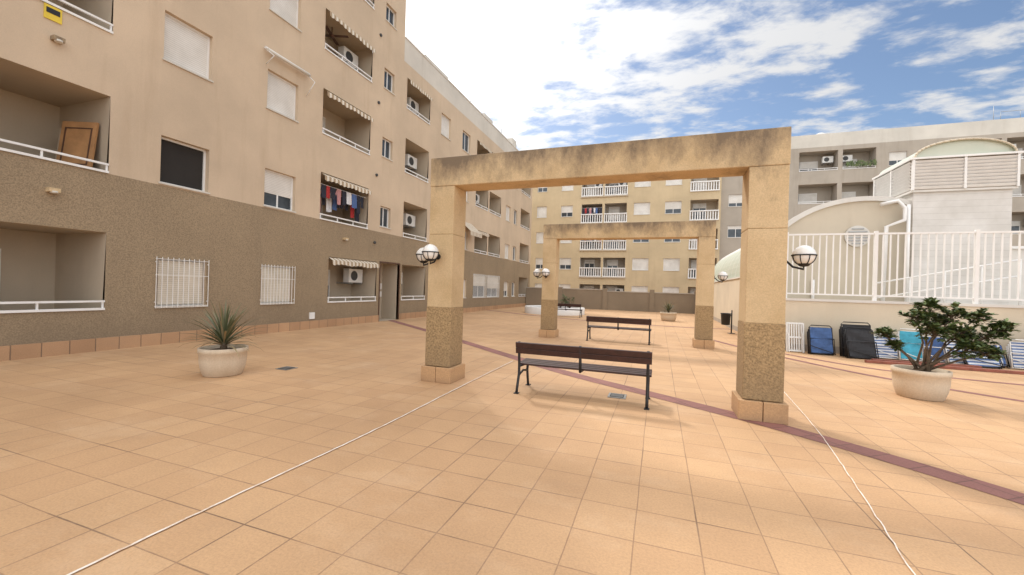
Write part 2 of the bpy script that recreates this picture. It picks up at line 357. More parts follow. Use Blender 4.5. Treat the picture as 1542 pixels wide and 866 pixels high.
F.box(F.win,15.50,15.72,1.35,1.62,.87,.895,'white_paint'); F.box(F.win,15.50,15.72,1.0,1.25,.87,.895,'white_paint')
for k in range(4): F.balcony(15.98,18.0,zb[k],zt[k],ac=1 if k else -1,awn=(k==3),sh=.5,door=(16.1,17.1))
kk=['shutter','half','shutter','shutter']
for k in range(4):
    F.window(19.15,20.18,*wz[k],kind=kk[k]); F.window(21.65,22.7,wz[k][0],wz[k][1],kind=['shutter','glass','shutter','glass'][k])
for k in range(1,4):
    F.balcony(23.7,25.7,zb[k],zt[k]-.15,ac=1 if k==2 else 0,awn=(k!=2),door=(24,25)); F.balcony(25.95,28.1,zb[k],zt[k]-.15,ac=-1 if k==1 else 0,awn=(k==3))
F.window(23.7,25.7,.9,2.4,kind='grille',sh=.5); F.window(25.95,28.1,.9,2.4,kind='grille',sh=.6)
for k in range(4):
    F.window(29.2,30.2,*wz[k],kind=kk[(k+1)%4]); F.window(31.0,31.8,*wz[k],kind='glass'); F.balcony(32.7,35.2,zb[k],zt[k])
def mf(u,z):
    if z<3.78: return 'stucco_lower'
    if u>15.7 and z>11.75: return 'stucco_light'
    return 'stucco_upper'
F.wall(-9,15.7,0,16.5,mf,(3.78,)); F.wall(15.7,35.8,0,12.8,mf,(3.78,11.75))
W=F.w
def side(y,z0,z1,mat,D=12): W.face([(X0,y,z0),(X0-D,y,z0),(X0-D,y,z1),(X0,y,z1)],mat)
side(-9,0,16.5,'stucco_upper'); side(15.7,12.8,16.5,'stucco_upper'); side(35.8,0,12.8,'stucco_upper')
W.face([(X0,-9,16.5),(X0,15.7,16.5),(X0-12,15.7,16.5),(X0-12,-9,16.5)],'roof_grey'); W.face([(X0,15.7,12.4),(X0,35.8,12.4),(X0-12,35.8,12.4),(X0-12,15.7,12.4)],'roof_grey')
W.face([(X0-12,-9,0),(X0-12,15.7,0),(X0-12,15.7,16.5),(X0-12,-9,16.5)],'stucco_upper'); W.face([(X0-12,15.7,0),(X0-12,35.8,0),(X0-12,35.8,12.8),(X0-12,15.7,12.8)],'stucco_upper')
T=MB()
T.box(X0-3.5,X0-1.0,19,21.5,12.41,14.0,'stucco_light'); T.box(X0-2.5,X0-.6,26,27.5,12.41,13.7,'stucco_light'); T.box(X0-1.6,X0-.5,31.5,32.4,12.41,13.9,'stucco_light')
for y in (24,29.5,33): T.tube([(X0-.7,y,12.4),(X0-.7,y,13.9)],.015,'grey_metal',6); [T.tube([(X0-.7,y-.25,z),(X0-.7,y+.25,z)],.008,'grey_metal',5) for z in (13.5,13.7,13.85)]
T.box(X0-.25,X0+.03,15.72,35.83,12.8,12.86,'white_render'); T.box(X0-.25,X0+.03,-9,15.75,16.5,16.56,'white_render')
T.obj('rooftop',par)
Pm=MB()
for a,b_ in ((-9,14.38),(15.84,35.8)): Pm.box(X0+.002,X0+.05,a,b_,.0,.27,'plinth_tiles')
Pm.obj('plinth',par)
D=MB()
for (y,z) in ((4.35,6.1),(4.35,3.18),(12.2,3.2),(20.8,6.2)): D.box(X0-.01,X0+.14,y,y+.16,z,z+.08,'pergola_upper'); D.tube([(X0+.1,y+.08,z-.02),(X0+.1,y+.08,z+.02)],.06,'stucco_light',10)
for z in (3.3,6.1,9.1,11.9): D.tube([(X0,14.0,z),(X0+.05,14.0,z)],.06,'dark_grille',10)
D.tube([(X0+.12,8.75,8.42),(X0+.12,10.35,8.42)],.035,'white_frame',8); D.tube([(X0+.18,8.78,8.36),(X0+.18,10.32,8.36)],.045,'stucco_light',8)
D.tube([(X0+.02,8.8,8.45),(X0+.42,8.8,8.15),(X0+.10,8.8,7.95)],.014,'white_frame',6); D.tube([(X0+.02,10.3,8.45),(X0+.42,10.3,8.1),(X0+.08,10.3,7.7)],.014,'white_frame',6)
D.face([(X0+.03,21.5,5.5),(X0+.03,23.2,5.5),(X0+.75,23.2,4.85),(X0+.75,21.5,4.85)],'awning_stripes'); D.face([(X0+.75,21.5,4.85),(X0+.75,23.2,4.85),(X0+.76,23.2,4.6),(X0+.76,21.5,4.6)],'awning_stripes')
D.box(X0+.002,X0+.02,4.25,4.5,6.48,6.75,'sign_yellow'); D.box(X0+.02,X0+.026,4.28,4.47,6.6,6.7,'black_iron')
D.box(X0+.002,X0+.05,10.75,10.95,.33,.55,'white_paint')
D.obj('facade_details',par)
L=MB(); M=Matrix.Translation((X0-.52,4.86,2.93))@Matrix.Rotation(math.radians(22),4,'Z')@Matrix.Rotation(math.radians(-7),4,'X')
L.box(-.36,.36,0,.04,0,1.96,'door_wood',M)
for (c,d_) in ((.2,.85),(1.0,1.80)):
    for q in ((-.28,.28,c,c+.025),(-.28,.28,d_,d_+.025),(-.28,-.255,c+.025,d_),(.255,.28,c+.025,d_)): L.box(q[0],q[1],-.012,-.001,q[2],q[3],'door_dark',M)
M2=Matrix.Translation((X0-1.0,5.0,2.93))@Matrix.Rotation(math.radians(10),4,'Z')@Matrix.Rotation(math.radians(-5),4,'X'); L.box(-.4,.4,.0,.03,0,1.9,'stucco_recess',M2)
L.obj('leaning_door_panel',par)
Fn=MB(); Fn.tube([(X0-.6,12.0,11.12),(X0-.6,12.0,10.8)],.02,'door_dark',6)
for k in range(4):
    M=Matrix.Translation((X0-.6,12.0,10.8))@Matrix.Rotation(k*math.pi/2+.4,4,'Z'); Fn.box(.08,.6,-.06,.06,-.01,.01,'door_dark',M)
Fn.lathe([(.0,-.06),(.08,-.05),(.1,0),(.06,.05),(0,.06)],(X0-.6,12,10.8),'door_dark',12); Fn.obj('ceiling_fan',par)
F.finish(par)

# ------------------------------------------------------------------ tan building at the back
par=empty('apartment_building')
F=Facade('B',43.)
rows=[.95,3.75,6.55,9.35,12.15]
for r_ in rows:
    for a,b_ in ((-12.8,-11.7),(-10.1,-8.85),(-2.6,-1.05),(.36,1.85)):
        F.window(a,b_,r_,r_+1.2,kind=random.choice(['shutter','shutter','half','half','shutter']),jm='stucco_tan')
    F.balcony(-7.9,-5.75,r_-.75,r_+1.25,wm='stucco_grey',rail='balusters',par=.02,ac=random.choice([0,1,-1]),laundry=(r_ in (6.55,9.35)),awn=0,sh=random.random())
    F.balcony(-5.5,-3.3,r_-.75,r_+1.25,wm='stucco_grey',rail='balusters',par=.02,ac=random.choice([0,1]),sh=random.random())
    F.balcony(2.65,5.1,r_-.75,r_+1.25,wm='stucco_recess',rail='balusters',par=.02,sh=random.random())
F.wall(-16,5.3,0,15.3,lambda u,z:'stucco_tan')
F.w.face([(5.3,43,0),(5.3,55,0),(5.3,55,15.3),(5.3,43,15.3)],'stucco_tan'); F.w.face([(-16,43,0),(-16,55,0),(-16,55,15.3),(-16,43,15.3)],'stucco_tan')
F.w.face([(-16,43,15.3),(5.3,43,15.3),(5.3,55,15.3),(-16,55,15.3)],'roof_grey')
for r_ in rows: F.box(F.bal,-8.0,-3.2,r_-.87,r_-.76,-.12,.0,'stucco_recess')
F.finish(par)
# ------------------------------------------------------------------ grey building at the right back
par=empty('apartment_building')
F=Facade('B',43.4)
rows=[1.1,4.05,6.97,9.9,12.83]
for r_ in rows:
    F.window(6.0,7.35,r_,r_+1.15,kind=random.choice(['shutter','half','glass']),jm='stucco_grey',sh=random.choice([.3,.5,.7])); F.window(8.6,9.6,r_,r_+1.15,kind='half',jm='stucco_grey')
    for a,b_ in ((11.6,14.5),(14.85,17.2),(22.6,25.2),(25.5,28.2),(33,36)): F.balcony(a,b_,r_,r_+1.75,wm='stucco_grey',ac=random.choice([0,1,-1]),sh=random.random(),par=.9)
    for a,b_ in ((18.1,19.3),(20.4,21.6),(29.2,30.4),(31.3,32.4)): F.window(a,b_,r_+.1,r_+1.25,kind=random.choice(['glass','half','shutter']),jm='stucco_grey')
F.wall(5.3,38,0,16.1,lambda u,z:'stucco_light' if z>14.95 else 'stucco_grey',(14.95,))
F.w.face([(5.3,43.4,16.1),(38,43.4,16.1),(38,56,16.1),(5.3,56,16.1)],'roof_grey'); F.w.face([(5.3,43.4,15.3),(5.3,56,15.3),(5.3,56,16.1),(5.3,43.4,16.1)],'white_render')
F.w.face([(38,43.4,0),(38,56,0),(38,56,16.1),(38,43.4,16.1)],'stucco_grey')
B=F.bal
B.tube([(25.2,43.6,16.75),(38,43.6,16.75)],.018,'grey_metal',6)
for i in range(12): B.tube([(25.2+i*1.15,43.6,16.1),(25.2+i*1.15,43.6,16.75)],.014,'grey_metal',6)
B.tube([(25.0,44,16.1),(25.0,44,17.4)],.018,'grey_metal',6)
B.lathe([(.5,0),(.47,.2),(.36,.38),(.18,.47),(0,.5)],(13.5,44.6,16.1),'white_render',16)
for i in range(170):
    a=random.uniform(15,17.1); p0=Vector((a,43.3+random.uniform(-.15,.1),12.95+random.uniform(0,.45)))
    B.face([p0,p0+Vector((.14,.02,.05)),p0+Vector((.06,0,.18))],'leaf_shrub')
F.finish(par)

# ------------------------------------------------------------------ low boundary wall at the back
B=MB()
B.box(-11.1,-4.2,34.6,34.8,0,1.62,'wall_brown'); B.box(-4.195,3.2,34.6,34.8,0,1.5,'wall_brown')
B.box(-11.1,-4.2,34.56,34.84,1.62,1.70,'stucco_grey'); B.box(-4.195,3.2,34.56,34.84,1.5,1.58,'stucco_grey')
for x in (-8,-4.2,-.5,2.8): B.box(x-.18,x+.18,34.5,34.9,0,1.78,'wall_brown')
B.obj('boundary_wall')

# ------------------------------------------------------------------ ground
g=MB(); g.face([(-400,-300,-.02),(400,-300,-.02),(400,500,-.02),(-400,500,-.02)],'terrain'); g.obj('ground')
g=MB(); g.face([(-11.3,-12,0),(30,-12,0),(30,42.9,0),(-11.3,42.9,0)],'plaza_tiles'); g.obj('plaza_paving')
def smooth(pts,n=8):
    out=[]; P=[Vector(p) for p in pts]; P=[P[0]*2-P[1]]+P+[P[-1]*2-P[-2]]
    for i in range(1,len(P)-2):
        for k in range(n):
            t=k/n; a,b_,c,d_=P[i-1],P[i],P[i+1],P[i+2]
            out.append(.5*((2*b_)+(c-a)*t+(2*a-5*b_+4*c-d_)*t*t+(3*b_-a-3*c+d_)*t**3))
    out.append(P[-2]); return out
def strip(mb,pts,w,z,mat,jit=0):
    P=pts; prev=None
    for i,p in enumerate(P):
        t=(P[min(i+1,len(P)-1)]-P[max(i-1,0)]).normalized(); nn=Vector((-t.y,t.x))
        j=random.uniform(-jit,jit); a=p+nn*(w/2+j); b_=p-nn*(w/2-j)
        cur=((a.x,a.y,z),(b_.x,b_.y,z))
        if prev: mb.face([prev[0],prev[1],cur[1],cur[0]],mat)
        prev=cur
s=MB()
strip(s,smooth([(-11.1,15.2),(-9.6,14.05),(-7.4,12.35),(-5.21,10.6),(-3.3,9.05),(-1.65,7.75),(.12,6.65),(1.15,6.0),(1.79,5.52),(2.43,4.97),(2.95,4.45),(3.8,3.4),(4.4,2.4)]),.30,.004,'stripe_tiles')
strip(s,smooth([(1.6,16.2),(2.4,14.0),(3.2,12.2),(4.2,10.5),(5.5,9.2),(7.2,8.2),(9.5,7.6)]),.16,.004,'stripe_tiles')
strip(s,smooth([(2.6,14.4),(3.5,12.9),(4.75,11.5),(6.76,10.9),(9,10.9),(12,11.5)]),.16,.004,'stripe_tiles')
strip(s,smooth([(-11.1,26),(-6,22.6),(-2,21),(1,20.6),(3.2,21)]),.28,.004,'stripe_tiles')
s.obj('decorative_paving_band')
s=MB()
strip(s,smooth([(-2.9,-3),(-2.9,.5),(-2.9,2),(-2.87,3.7),(-2.92,6),(-2.95,8.4)],20),.019,.009,'chalk_line',.004)
s.obj('chalk_court_line')
s=MB(); strip(s,smooth([(1.2,1.5),(1.44,3.04),(1.60,4.12),(1.80,5.57),(1.93,7),(2.01,8.0)],14),.009,.009,'chalk_line',.005); s.obj('chalk_court_line')
for (x,y) in ((-6.35,5.65),(-.55,6.4)):
    d=MB(); d.box(-.13,.13,-.13,.13,.004,.012,'grey_metal',Matrix.Translation((x,y,0))); d.box(-.10,.10,-.10,.10,.0125,.016,'black_iron',Matrix.Translation((x,y,0)))
    for k in range(5): d.box(-.09,.09,-.085+k*.04,-.07+k*.04,.017,.02,'grey_metal',Matrix.Translation((x,y,0)))
    d.obj('drain_cover')

# ------------------------------------------------------------------ pergola frames with wall lamps
def lamp(mb,base,dirv,R=.13):
    b=Vector(base); d=Vector(dirv)
    c=b+d*.24+Vector((0,0,.05))
    mb.tube([b-d*.005,b+d*.03],.05,'black_iron',12)
    mb.tube([b+d*.02,b+d*.12+Vector((0,0,-.10)),b+d*.24+Vector((0,0,-.13)),c-Vector((0,0,R))],[.014]*4,'black_iron',8)
    prof=[(R*math.sin(t*math.pi/16),-R*math.cos(t*math.pi/16)) for t in range(17)]
    mb.lathe(prof,c,'globe_opal',24)
    q=R*1.03; mb.lathe([(.0,-q*1.12),(.05,-q*1.05),(q*.55,-q*.84),(q*.56,-q*.80)],c,'black_iron',24)
    mb.lathe([(q,-.008),(q+.006,-.008),(q+.006,.008),(q,.008)],c,'black_iron',24)
    for k in range(8):
        a=k*math.pi/4+.2; pts=[c+Vector((math.cos(a)*math.sin(t)*q,math.sin(a)*math.sin(t)*q,-math.cos(t)*q)) for t in [i*math.pi/2/6 for i in range(7)]]
        mb.tube(pts,.006,'black_iron',5)
def pergola(y0):
    p=empty('pergola_frame'); y1=y0+.46
    zt_=1.24
    m=MB()
    for (a,b_) in ((-3.66,-3.20),(1.05,1.51)):
        m.box(a,b_,y0,y1,.26,zt_,'pergola_lower'); m.box(a+.006,b_-.006,y0+.006,y1-.006,zt_+.0,2.45,'pergola_upper'); m.box(a+.006,b_-.006,y0+.006,y1-.006,2.455,3.25,'pergola_upper')
        m.box(a+.012,b_-.012,y0+.012,y1-.012,2.44,2.46,'pergola_lower')
    m.obj('posts',p,.008)
    m=MB(); m.box(-3.66,1.51,y0,y1,3.252,3.73,'pergola_upper'); m.obj('beam',p,.012)
    m=MB()
    for (a,b_) in ((-3.66,-3.20),(1.05,1.51)): 
        t=.045; mid=(a+b_)/2
        m.box(a-t,mid-.004,y0-t,y1+t,.0,.25,'base_tile'); m.box(mid+.004,b_+t,y0-t,y1+t,.0,.25,'base_tile')
    m.obj('base_tiles',p,.008)
    m=MB(); lamp(m,(-3.66,y0+.25,2.08),(-1,0,0)); lamp(m,(-3.47,y0,2.08),(0,-1,0)); lamp(m,(1.51,y0+.25,2.08),(1,0,0)); m.obj('globe_lamps',p)
pergola(5.98); pergola(13.1)

# ------------------------------------------------------------------ benches
def bench(x0,x1,y,name='park_bench'):
    p=empty(name); w=x1-x0; cx=(x0+x1)/2
    p.location=(cx,y,0)
    m=MB(); h=w/2
    M=Matrix.Translation((0,-.02,.60))@Matrix.Rotation(math.radians(10),4,'X')
    m.box(-h,h,-.018,.018,.0,.086,'bench_wood',M); m.box(-h,h,-.018,.018,.090,.175,'bench_wood',M); m.obj('backrest',p,.006)
    m=MB()
    for k in range(4): m.box(-h,h,.08+k*.105,.175+k*.105,.415-.004*(3-k),.445-.004*(3-k),'bench_wood')
    m.obj('seat',p,.006)
    for i,x in enumerate((-h+.05,0,h-.05)):
        m=MB(); r=.021
        if i!=1:
            m.tube([(x,-.10,0),(x,-.06,.12),(x,-.0,.28),(x,.0,.42),(x,-.02,.60),(x,-.035,.78)],r,'black_iron',8)
            m.tube([(x,.50,.0),(x,.46,.12),(x,.42,.28),(x,.46,.40)],r,'black_iron',8)
            m.tube([(x,-.0,.40),(x,.25,.385),(x,.46,.40)],r,'black_iron',8); m.tube([(x,-.02,.26),(x,.2,.30),(x,.43,.26)],r*.8,'black_iron',8)
            for yy in (-.10,.50): m.box(x-.035,x+.035,yy-.04,yy+.04,.0,.012,'black_iron')
        else:
            m.tube([(x,.50,.40),(x,.25,.385),(x,.0,.40),(x,.0,.50),(x,-.05,.78)],r,'black_iron',8)
        m.obj('leg_%d'%(i+1),p)
    return p
bench(-2.04,-.06,5.98); bench(-2.14,-.18,13.08); bench(-6.0,-4.15,23.4)

# ------------------------------------------------------------------ pots and plants
def pot(c,R=.35,H=.45):
    m=MB()
    m.lathe([(0,0),(R*.80,0),(R*.84,.02),(R*.95,H*.30),(R*1.0,H*.55),(R*1.01,H*.82),(R*1.05,H*.84),(R*1.05,H),(R*.93,H),(R*.90,H*.86)],(c[0],c[1],.0),'pot_concrete',40)
    m.lathe([(R*.91,H*.87),(R*.5,H*.92),(0,H*.94)],(c[0],c[1],0),'soil',24)
    return m
def leaf_blade(m,base,az,el,L,w,mat,droop=.5,seg=6):
    d=Vector((math.cos(az),math.sin(az),0)); sd=Vector((-math.sin(az),math.cos(az),0)); p=Vector(base); e=el
    i0=len(m.v); k=m.mi(mat)
    for i in range(seg+1):
        t=i/seg; ww=w*(.55+1.2*t if t<.35 else (1-((t-.35)/.65)**1.6))*.5+.001
        up=Vector((0,0,1))*math.cos(e)-d*math.sin(e)
        m.v+=[tuple(p-sd*ww+up*ww*.35),tuple(p),tuple(p+sd*ww+up*ww*.35)]
        e2=e-droop*t; dirn=d*math.cos(e2)+Vector((0,0,1))*math.sin(e2); p=p+dirn*L/seg; e=e2
    for i in range(seg):
        for q in (0,1):
            a=i0+i*3+q; m.f.append((a,a+1,a+4,a+3)); m.m.append(k); m.sm.append(True)
def yucca(name,c,R,H,n,L,seed):
    random.seed(seed)
    p=empty(name); pot(c,R,H).obj('pot',p)
    m=MB(); b=(c[0],c[1],H*.9)
    m.tube([b,(c[0],c[1],H+.10)],[.06,.04],'leaf_trunk',10)
    for i in range(n):
        t=i/n; az=i*2.39996+random.uniform(-.35,.35); el=math.radians(84-74*t+random.uniform(-12,12))
        leaf_blade(m,(c[0]+.02*math.cos(az),c[1]+.02*math.sin(az),H+.12-.10*t),az,el,L*random.uniform(.7,1.15),.033,'leaf_dry' if t>.88 or random.random()<.13 else 'leaf_yucca',.06+.30*t)
    m.obj('leaves',p)
yucca('potted_yucca',(-6.85,4.84),.335,.46,96,.66,3)
yucca('potted_yucca',(.55,24.6),.42,.48,70,.62,5)
def leaf(m,p,d,up,L,w,mat):
    d=d.normalized(); s_=d.cross(up)
    if s_.length<1e-3: s_=d.cross(Vector((1,0,0)))
    s_.normalize(); nrm=s_.cross(d)
    i=len(m.v); k=m.mi(mat)
    P=[p,p+d*L*.35+s_*w*.5+nrm*.004,p+d*L*.75+s_*w*.42,p+d*L-nrm*L*.12,p+d*L*.75-s_*w*.42,p+d*L*.35-s_*w*.5+nrm*.004]
    m.v+=[tuple(q) for q in P]; m.f.append(tuple(range(i,i+6))); m.m.append(k); m.sm.append(False)
def shrub(name,c,R,H,seed,clusters):
    random.seed(seed); p=empty(name); pot(c,R,H).obj('pot',p)
    t=MB(); lf=MB(); base=Vector((c[0],c[1],H*.9))
    for (dx,dy,z,r) in clusters:
        tip=Vector((c[0]+dx,c[1]+dy,z)); mid=base.lerp(tip,.5)+Vector((random.uniform(-.06,.06),random.uniform(-.06,.06),.04))
        st=base+Vector((random.uniform(-.08,.08),random.uniform(-.08,.08),0))
        t.tube([st,mid,tip],[.022,.014,.008],'leaf_trunk',7)
        nt_=int(18+r*85)
        for q in range(nt_):
            dv=Vector((random.gauss(0,1),random.gauss(0,1),random.gauss(.35,.8))).normalized(); rr=r*random.uniform(.45,1.15)
            e=tip+Vector((dv.x*rr,dv.y*rr,dv.z*rr*.75)); s0=tip.lerp(e,.1) if random.random()<.6 else mid.lerp(tip,.8)
            t.tube([s0,s0.lerp(e,.5)+Vector((0,0,.01)),e],[.005,.0035,.0025],'leaf_trunk',4,caps=False)
            for l_ in range(10):
                a=l_*2.4+random.random(); out=(Vector((math.cos(a),math.sin(a),random.uniform(-.2,.7)))+dv*.7)
                pos=e-dv*random.uniform(0,.06)
                leaf(lf,pos,out,Vector((0,0,1)),random.uniform(.06,.10),random.uniform(.034,.052),'leaf_shrub')
    t.obj('branches',p); lf.obj('foliage',p)
shrub('potted_shrub',(4.09,8.62),.345,.47,11,[(-.50,-.05,1.0,.14),(-.36,-.05,.82,.12),(-.06,.0,1.28,.22),(.14,.1,1.47,.20),(.12,-.1,1.08,.22),(.40,.0,1.36,.22),(.5,.05,1.06,.24),(.74,.1,1.34,.18),(.86,.05,1.06,.22),(.5,-.15,.84,.20),(.82,-.05,.80,.18),(1.0,0,1.2,.14),(.28,.2,1.2,.22),(.62,.2,.95,.20)])
p=empty('round_planter_bed'); m=MB(); m.lathe([(1.95,0),(1.95,.42),(1.93,.44),(1.70,.44),(1.68,.42),(1.68,.30)],(-6.4,26.2,0),'white_paint',40); m.lathe([(1.69,.33),(0,.36)],(-6.4,26.2,0),'soil',32); m.obj('low_wall',p)
lf=MB(); tr=MB(); random.seed(4)
for (x,y,z,r) in ((-6.0,26.0,.85,.45),(-5.4,26.3,.7,.35),(-6.9,26.4,.7,.3)):
    for q in range(14):
        e=Vector((x+random.uniform(-r,r),y+random.uniform(-r,r),z+random.uniform(-.1,.35))); tr.tube([(x,y,.34),e],[.012,.005],'leaf_trunk',5)
        for l_ in range(16):
            leaf(lf,e+Vector((random.uniform(-.08,.08),random.uniform(-.08,.08),random.uniform(-.1,.08))),Vector((random.gauss(0,1),random.gauss(0,1),random.gauss(.2,.6))),Vector((0,0,1)),.11,.05,'leaf_shrub')
tr.obj('branches',p); lf.obj('foliage',p)

# ------------------------------------------------------------------ litter bin
p=empty('litter_bin'); c=(2.62,18.8); m=MB()
m.tube([(c[0]+.22,c[1],0),(c[0]+.22,c[1],.95)],.025,'black_iron',8); m.box(c[0]+.12,c[0]+.22,c[1]-.02,c[1]+.02,.7,.74,'black_iron')
m.lathe([(0,.34),(.14,.34),(.16,.36),(.185,.78),(.20,.79),(.20,.82),(.17,.82),(.165,.6)],(c[0],c[1],0),'black_iron',20); m.lathe([(0,0),(.15,0),(.15,.012),(0,.012)],(c[0]+.22,c[1],0),'black_iron',16); m.obj('bin_body',p)

# ------------------------------------------------------------------ right side: wall, fence
WY=14.15
p=empty('fence_wall'); m=MB()
m.box(3.45,14,WY,WY+.22,0,1.47,'stucco_cream'); m.box(3.40,14,WY-.03,WY+.25,1.47,1.54,'white_render'); m.box(3.45,14,WY-.02,WY-.002,0,.20,'stucco_grey')
m.box(3.25,3.448,WY-.0,33.9,0,2.30,'stucco_cream')
m.obj('masonry',p)
m=MB(); m.box(3.448,3.5,WY+.26,33.9,1.0,2.3,'stucco_cream'); m.box(3.2,3.52,WY-.05,34.,2.302,2.36,'white_render'); m.box(3.235,3.248,WY,33.9,0,.2,'stucco_grey'); m.obj('side_coping',p)
p=empty('metal_fence'); m=MB(); yy=WY+.11
m.box(3.53,14,yy-.02,yy+.02,1.66,1.70,'white_paint'); m.box(3.53,14,yy-.025,yy+.025,3.40,3.45,'white_paint')
x=3.56;i=0
while x<14:
    if i%13==0: m.box(x-.04,x+.04,yy-.04,yy+.04,1.54,3.50,'white_paint')
    else: m.box(x-.015,x+.015,yy-.015,yy+.015,1.70,3.40,'white_paint')
    x+=.165;i+=1
m.obj('pickets_and_rails',p)
m=MB(); m.box(3.5,30,WY+.23,33.9,.9,1.25,'stucco_light'); m.obj('raised_terrace')
p=empty('vaulted_pool_building'); m=MB(); cx,a,b_,z0=6.55,3.1,2.62,2.38
YV=17.2
arc=[(cx-a*math.cos(t*math.pi/32),z0+b_*math.sin(t*math.pi/32)) for t in range(33)]
m.face([(cx-a,YV,1.25),(cx+a,YV,1.25)]+[(x,YV,z) for x,z in arc[::-1]],'cream_gable')
m.obj('gable_wall',p); m=MB()
for i in range(32):
    (xa,za),(xb,zb_)=arc[i],arc[i+1]
    m.face([(xa,YV+.1,za),(xb,YV+.1,zb_),(xb,33.5,zb_),(xa,33.5,za)],'green_glass' if i<7 or i>24 else 'white_render')
    def sc(x,z,s_): return (cx+(x-cx)*s_,z0+(z-z0)*s_)
    A=sc(xa,za,1.03);Bq=sc(xb,zb_,1.03);Cq=sc(xb,zb_,.97);Dq=sc(xa,za,.97)
    m.face([(A[0],YV-.08,A[1]),(Bq[0],YV-.08,Bq[1]),(Cq[0],YV-.08,Cq[1]),(Dq[0],YV-.08,Dq[1])],'white_render')
    m.face([(A[0],YV-.08,A[1]),(Bq[0],YV-.08,Bq[1]),(Bq[0],YV+.12,Bq[1]),(A[0],YV+.12,A[1])],'white_render'); m.face([(Dq[0],YV-.08,Dq[1]),(Cq[0],YV-.08,Cq[1]),(Cq[0],YV,Cq[1]),(Dq[0],YV,Dq[1])],'white_render')
for y in [YV+1.2*k for k in range(1,14)]:
    for i in range(0,7):
        (xa,za),(xb,zb_)=arc[i],arc[i+1]
        m.face([(xa-.03,y,za+.02),(xb-.03,y,zb_+.02),(xb-.03,y+.06,zb_+.02),(xa-.03,y+.06,za+.02)],'white_paint')
m.obj('vault_roof',p); m=MB()
vc=(6.35,3.72)
m.tube([(vc[0],YV-.06,vc[1]),(vc[0],YV-.002,vc[1])],.36,'white_render',28)
for k in range(6):
    z=vc[1]-.25+k*.1; hw=math.sqrt(.30**2-(z-vc[1])**2); m.box(vc[0]-hw,vc[0]+hw,YV-.085,YV-.061,z-.025,z+.02,'grey_metal')
m.tube([(5.1,YV-.08,1.25),(5.1,YV-.08,2.2)],.05,'white_paint',8)
m.obj('round_vent',p)
p=empty('lift_tower'); m=MB()
m.box(7.75,10.15,17.0,19.3,1.25,5.10,'white_siding'); m.obj('shaft',p,.01)
m=MB(); m.box(7.66,10.24,16.92,19.4,5.10,5.16,'white_render'); m.box(7.70,10.20,16.96,19.36,5.16,6.16,'stucco_grey')
for k in range(9):
    z=5.20+k*.105
    for (a0,a1) in ((7.72,8.95),(9.02,10.18)):
        M=Matrix.Translation(((a0+a1)/2,16.92,z+.04))@Matrix.Rotation(math.radians(35),4,'X'); m.box(-(a1-a0)/2,(a1-a0)/2,-.006,.006,-.05,.045,'white_paint',M)
    for (a0,a1) in ((17.0,18.1),(18.16,19.32)):
        M=Matrix.Translation((7.66,(a0+a1)/2,z+.04))@Matrix.Rotation(math.radians(-35),4,'Y'); m.box(-.006,.006,-(a1-a0)/2,(a1-a0)/2,-.05,.045,'white_paint',M)
for x in (7.66,8.95,10.18): m.box(x,x+.06,16.88,16.955,5.16,6.16,'white_paint')
for y in (18.1,19.32): m.box(7.62,7.695,y,y+.06,5.16,6.16,'white_paint')
m.box(7.60,10.30,16.86,19.45,6.16,6.22,'white_paint'); m.obj('louvre_box',p)
m=MB(); cx2,a2,b2=8.95,1.22,.50
arc=[(cx2-a2*math.cos(t*math.pi/20),6.225+b2*math.sin(t*math.pi/20)) for t in range(21)]
m.face([(x,17.0,z) for x,z in arc],'green_glass')
for i in range(20):
    (xa,za),(xb,zb_)=arc[i],arc[i+1]; m.face([(xa,16.92,za),(xb,16.92,zb_),(xb,19.3,zb_),(xa,19.3,za)],'green_glass')
    m.tube([(xa,16.92,za),(xb,16.92,zb_)],.03,'stucco_cream',6)
m.obj('arched_skylight',p)
m=MB()
m.tube([(6.9,17.0,4.75),(7.35,16.98,4.85),(7.5,16.9,4.6),(7.5,16.9,4.2),(7.05,16.95,4.0),(7.0,16.95,1.25)],.06,'white_paint',10); m.tube([(7.6,16.9,4.7),(7.6,16.9,1.25)],.05,'white_paint',10)
m.obj('vent_pipes',p)
m=MB(); m.box(10.16,13.5,17.5,19.2,1.25,3.3,'white_render'); m.box(10.2,13.6,17.4,19.3,3.3,3.38,'white_paint'); m.obj('side_annex',p)
p=empty('ramp_handrail'); m=MB(); 
for dz in (0,.45): m.tube([(6.2,15.4,1.62+dz),(9.4,15.4,2.35+dz)],.025,'white_paint',8)
for k in range(5): m.tube([(6.2+k*.8,15.4,1.25),(6.2+k*.8,15.4,2.07+k*.1825)],.022,'white_paint',8)
m.obj('rails',p)

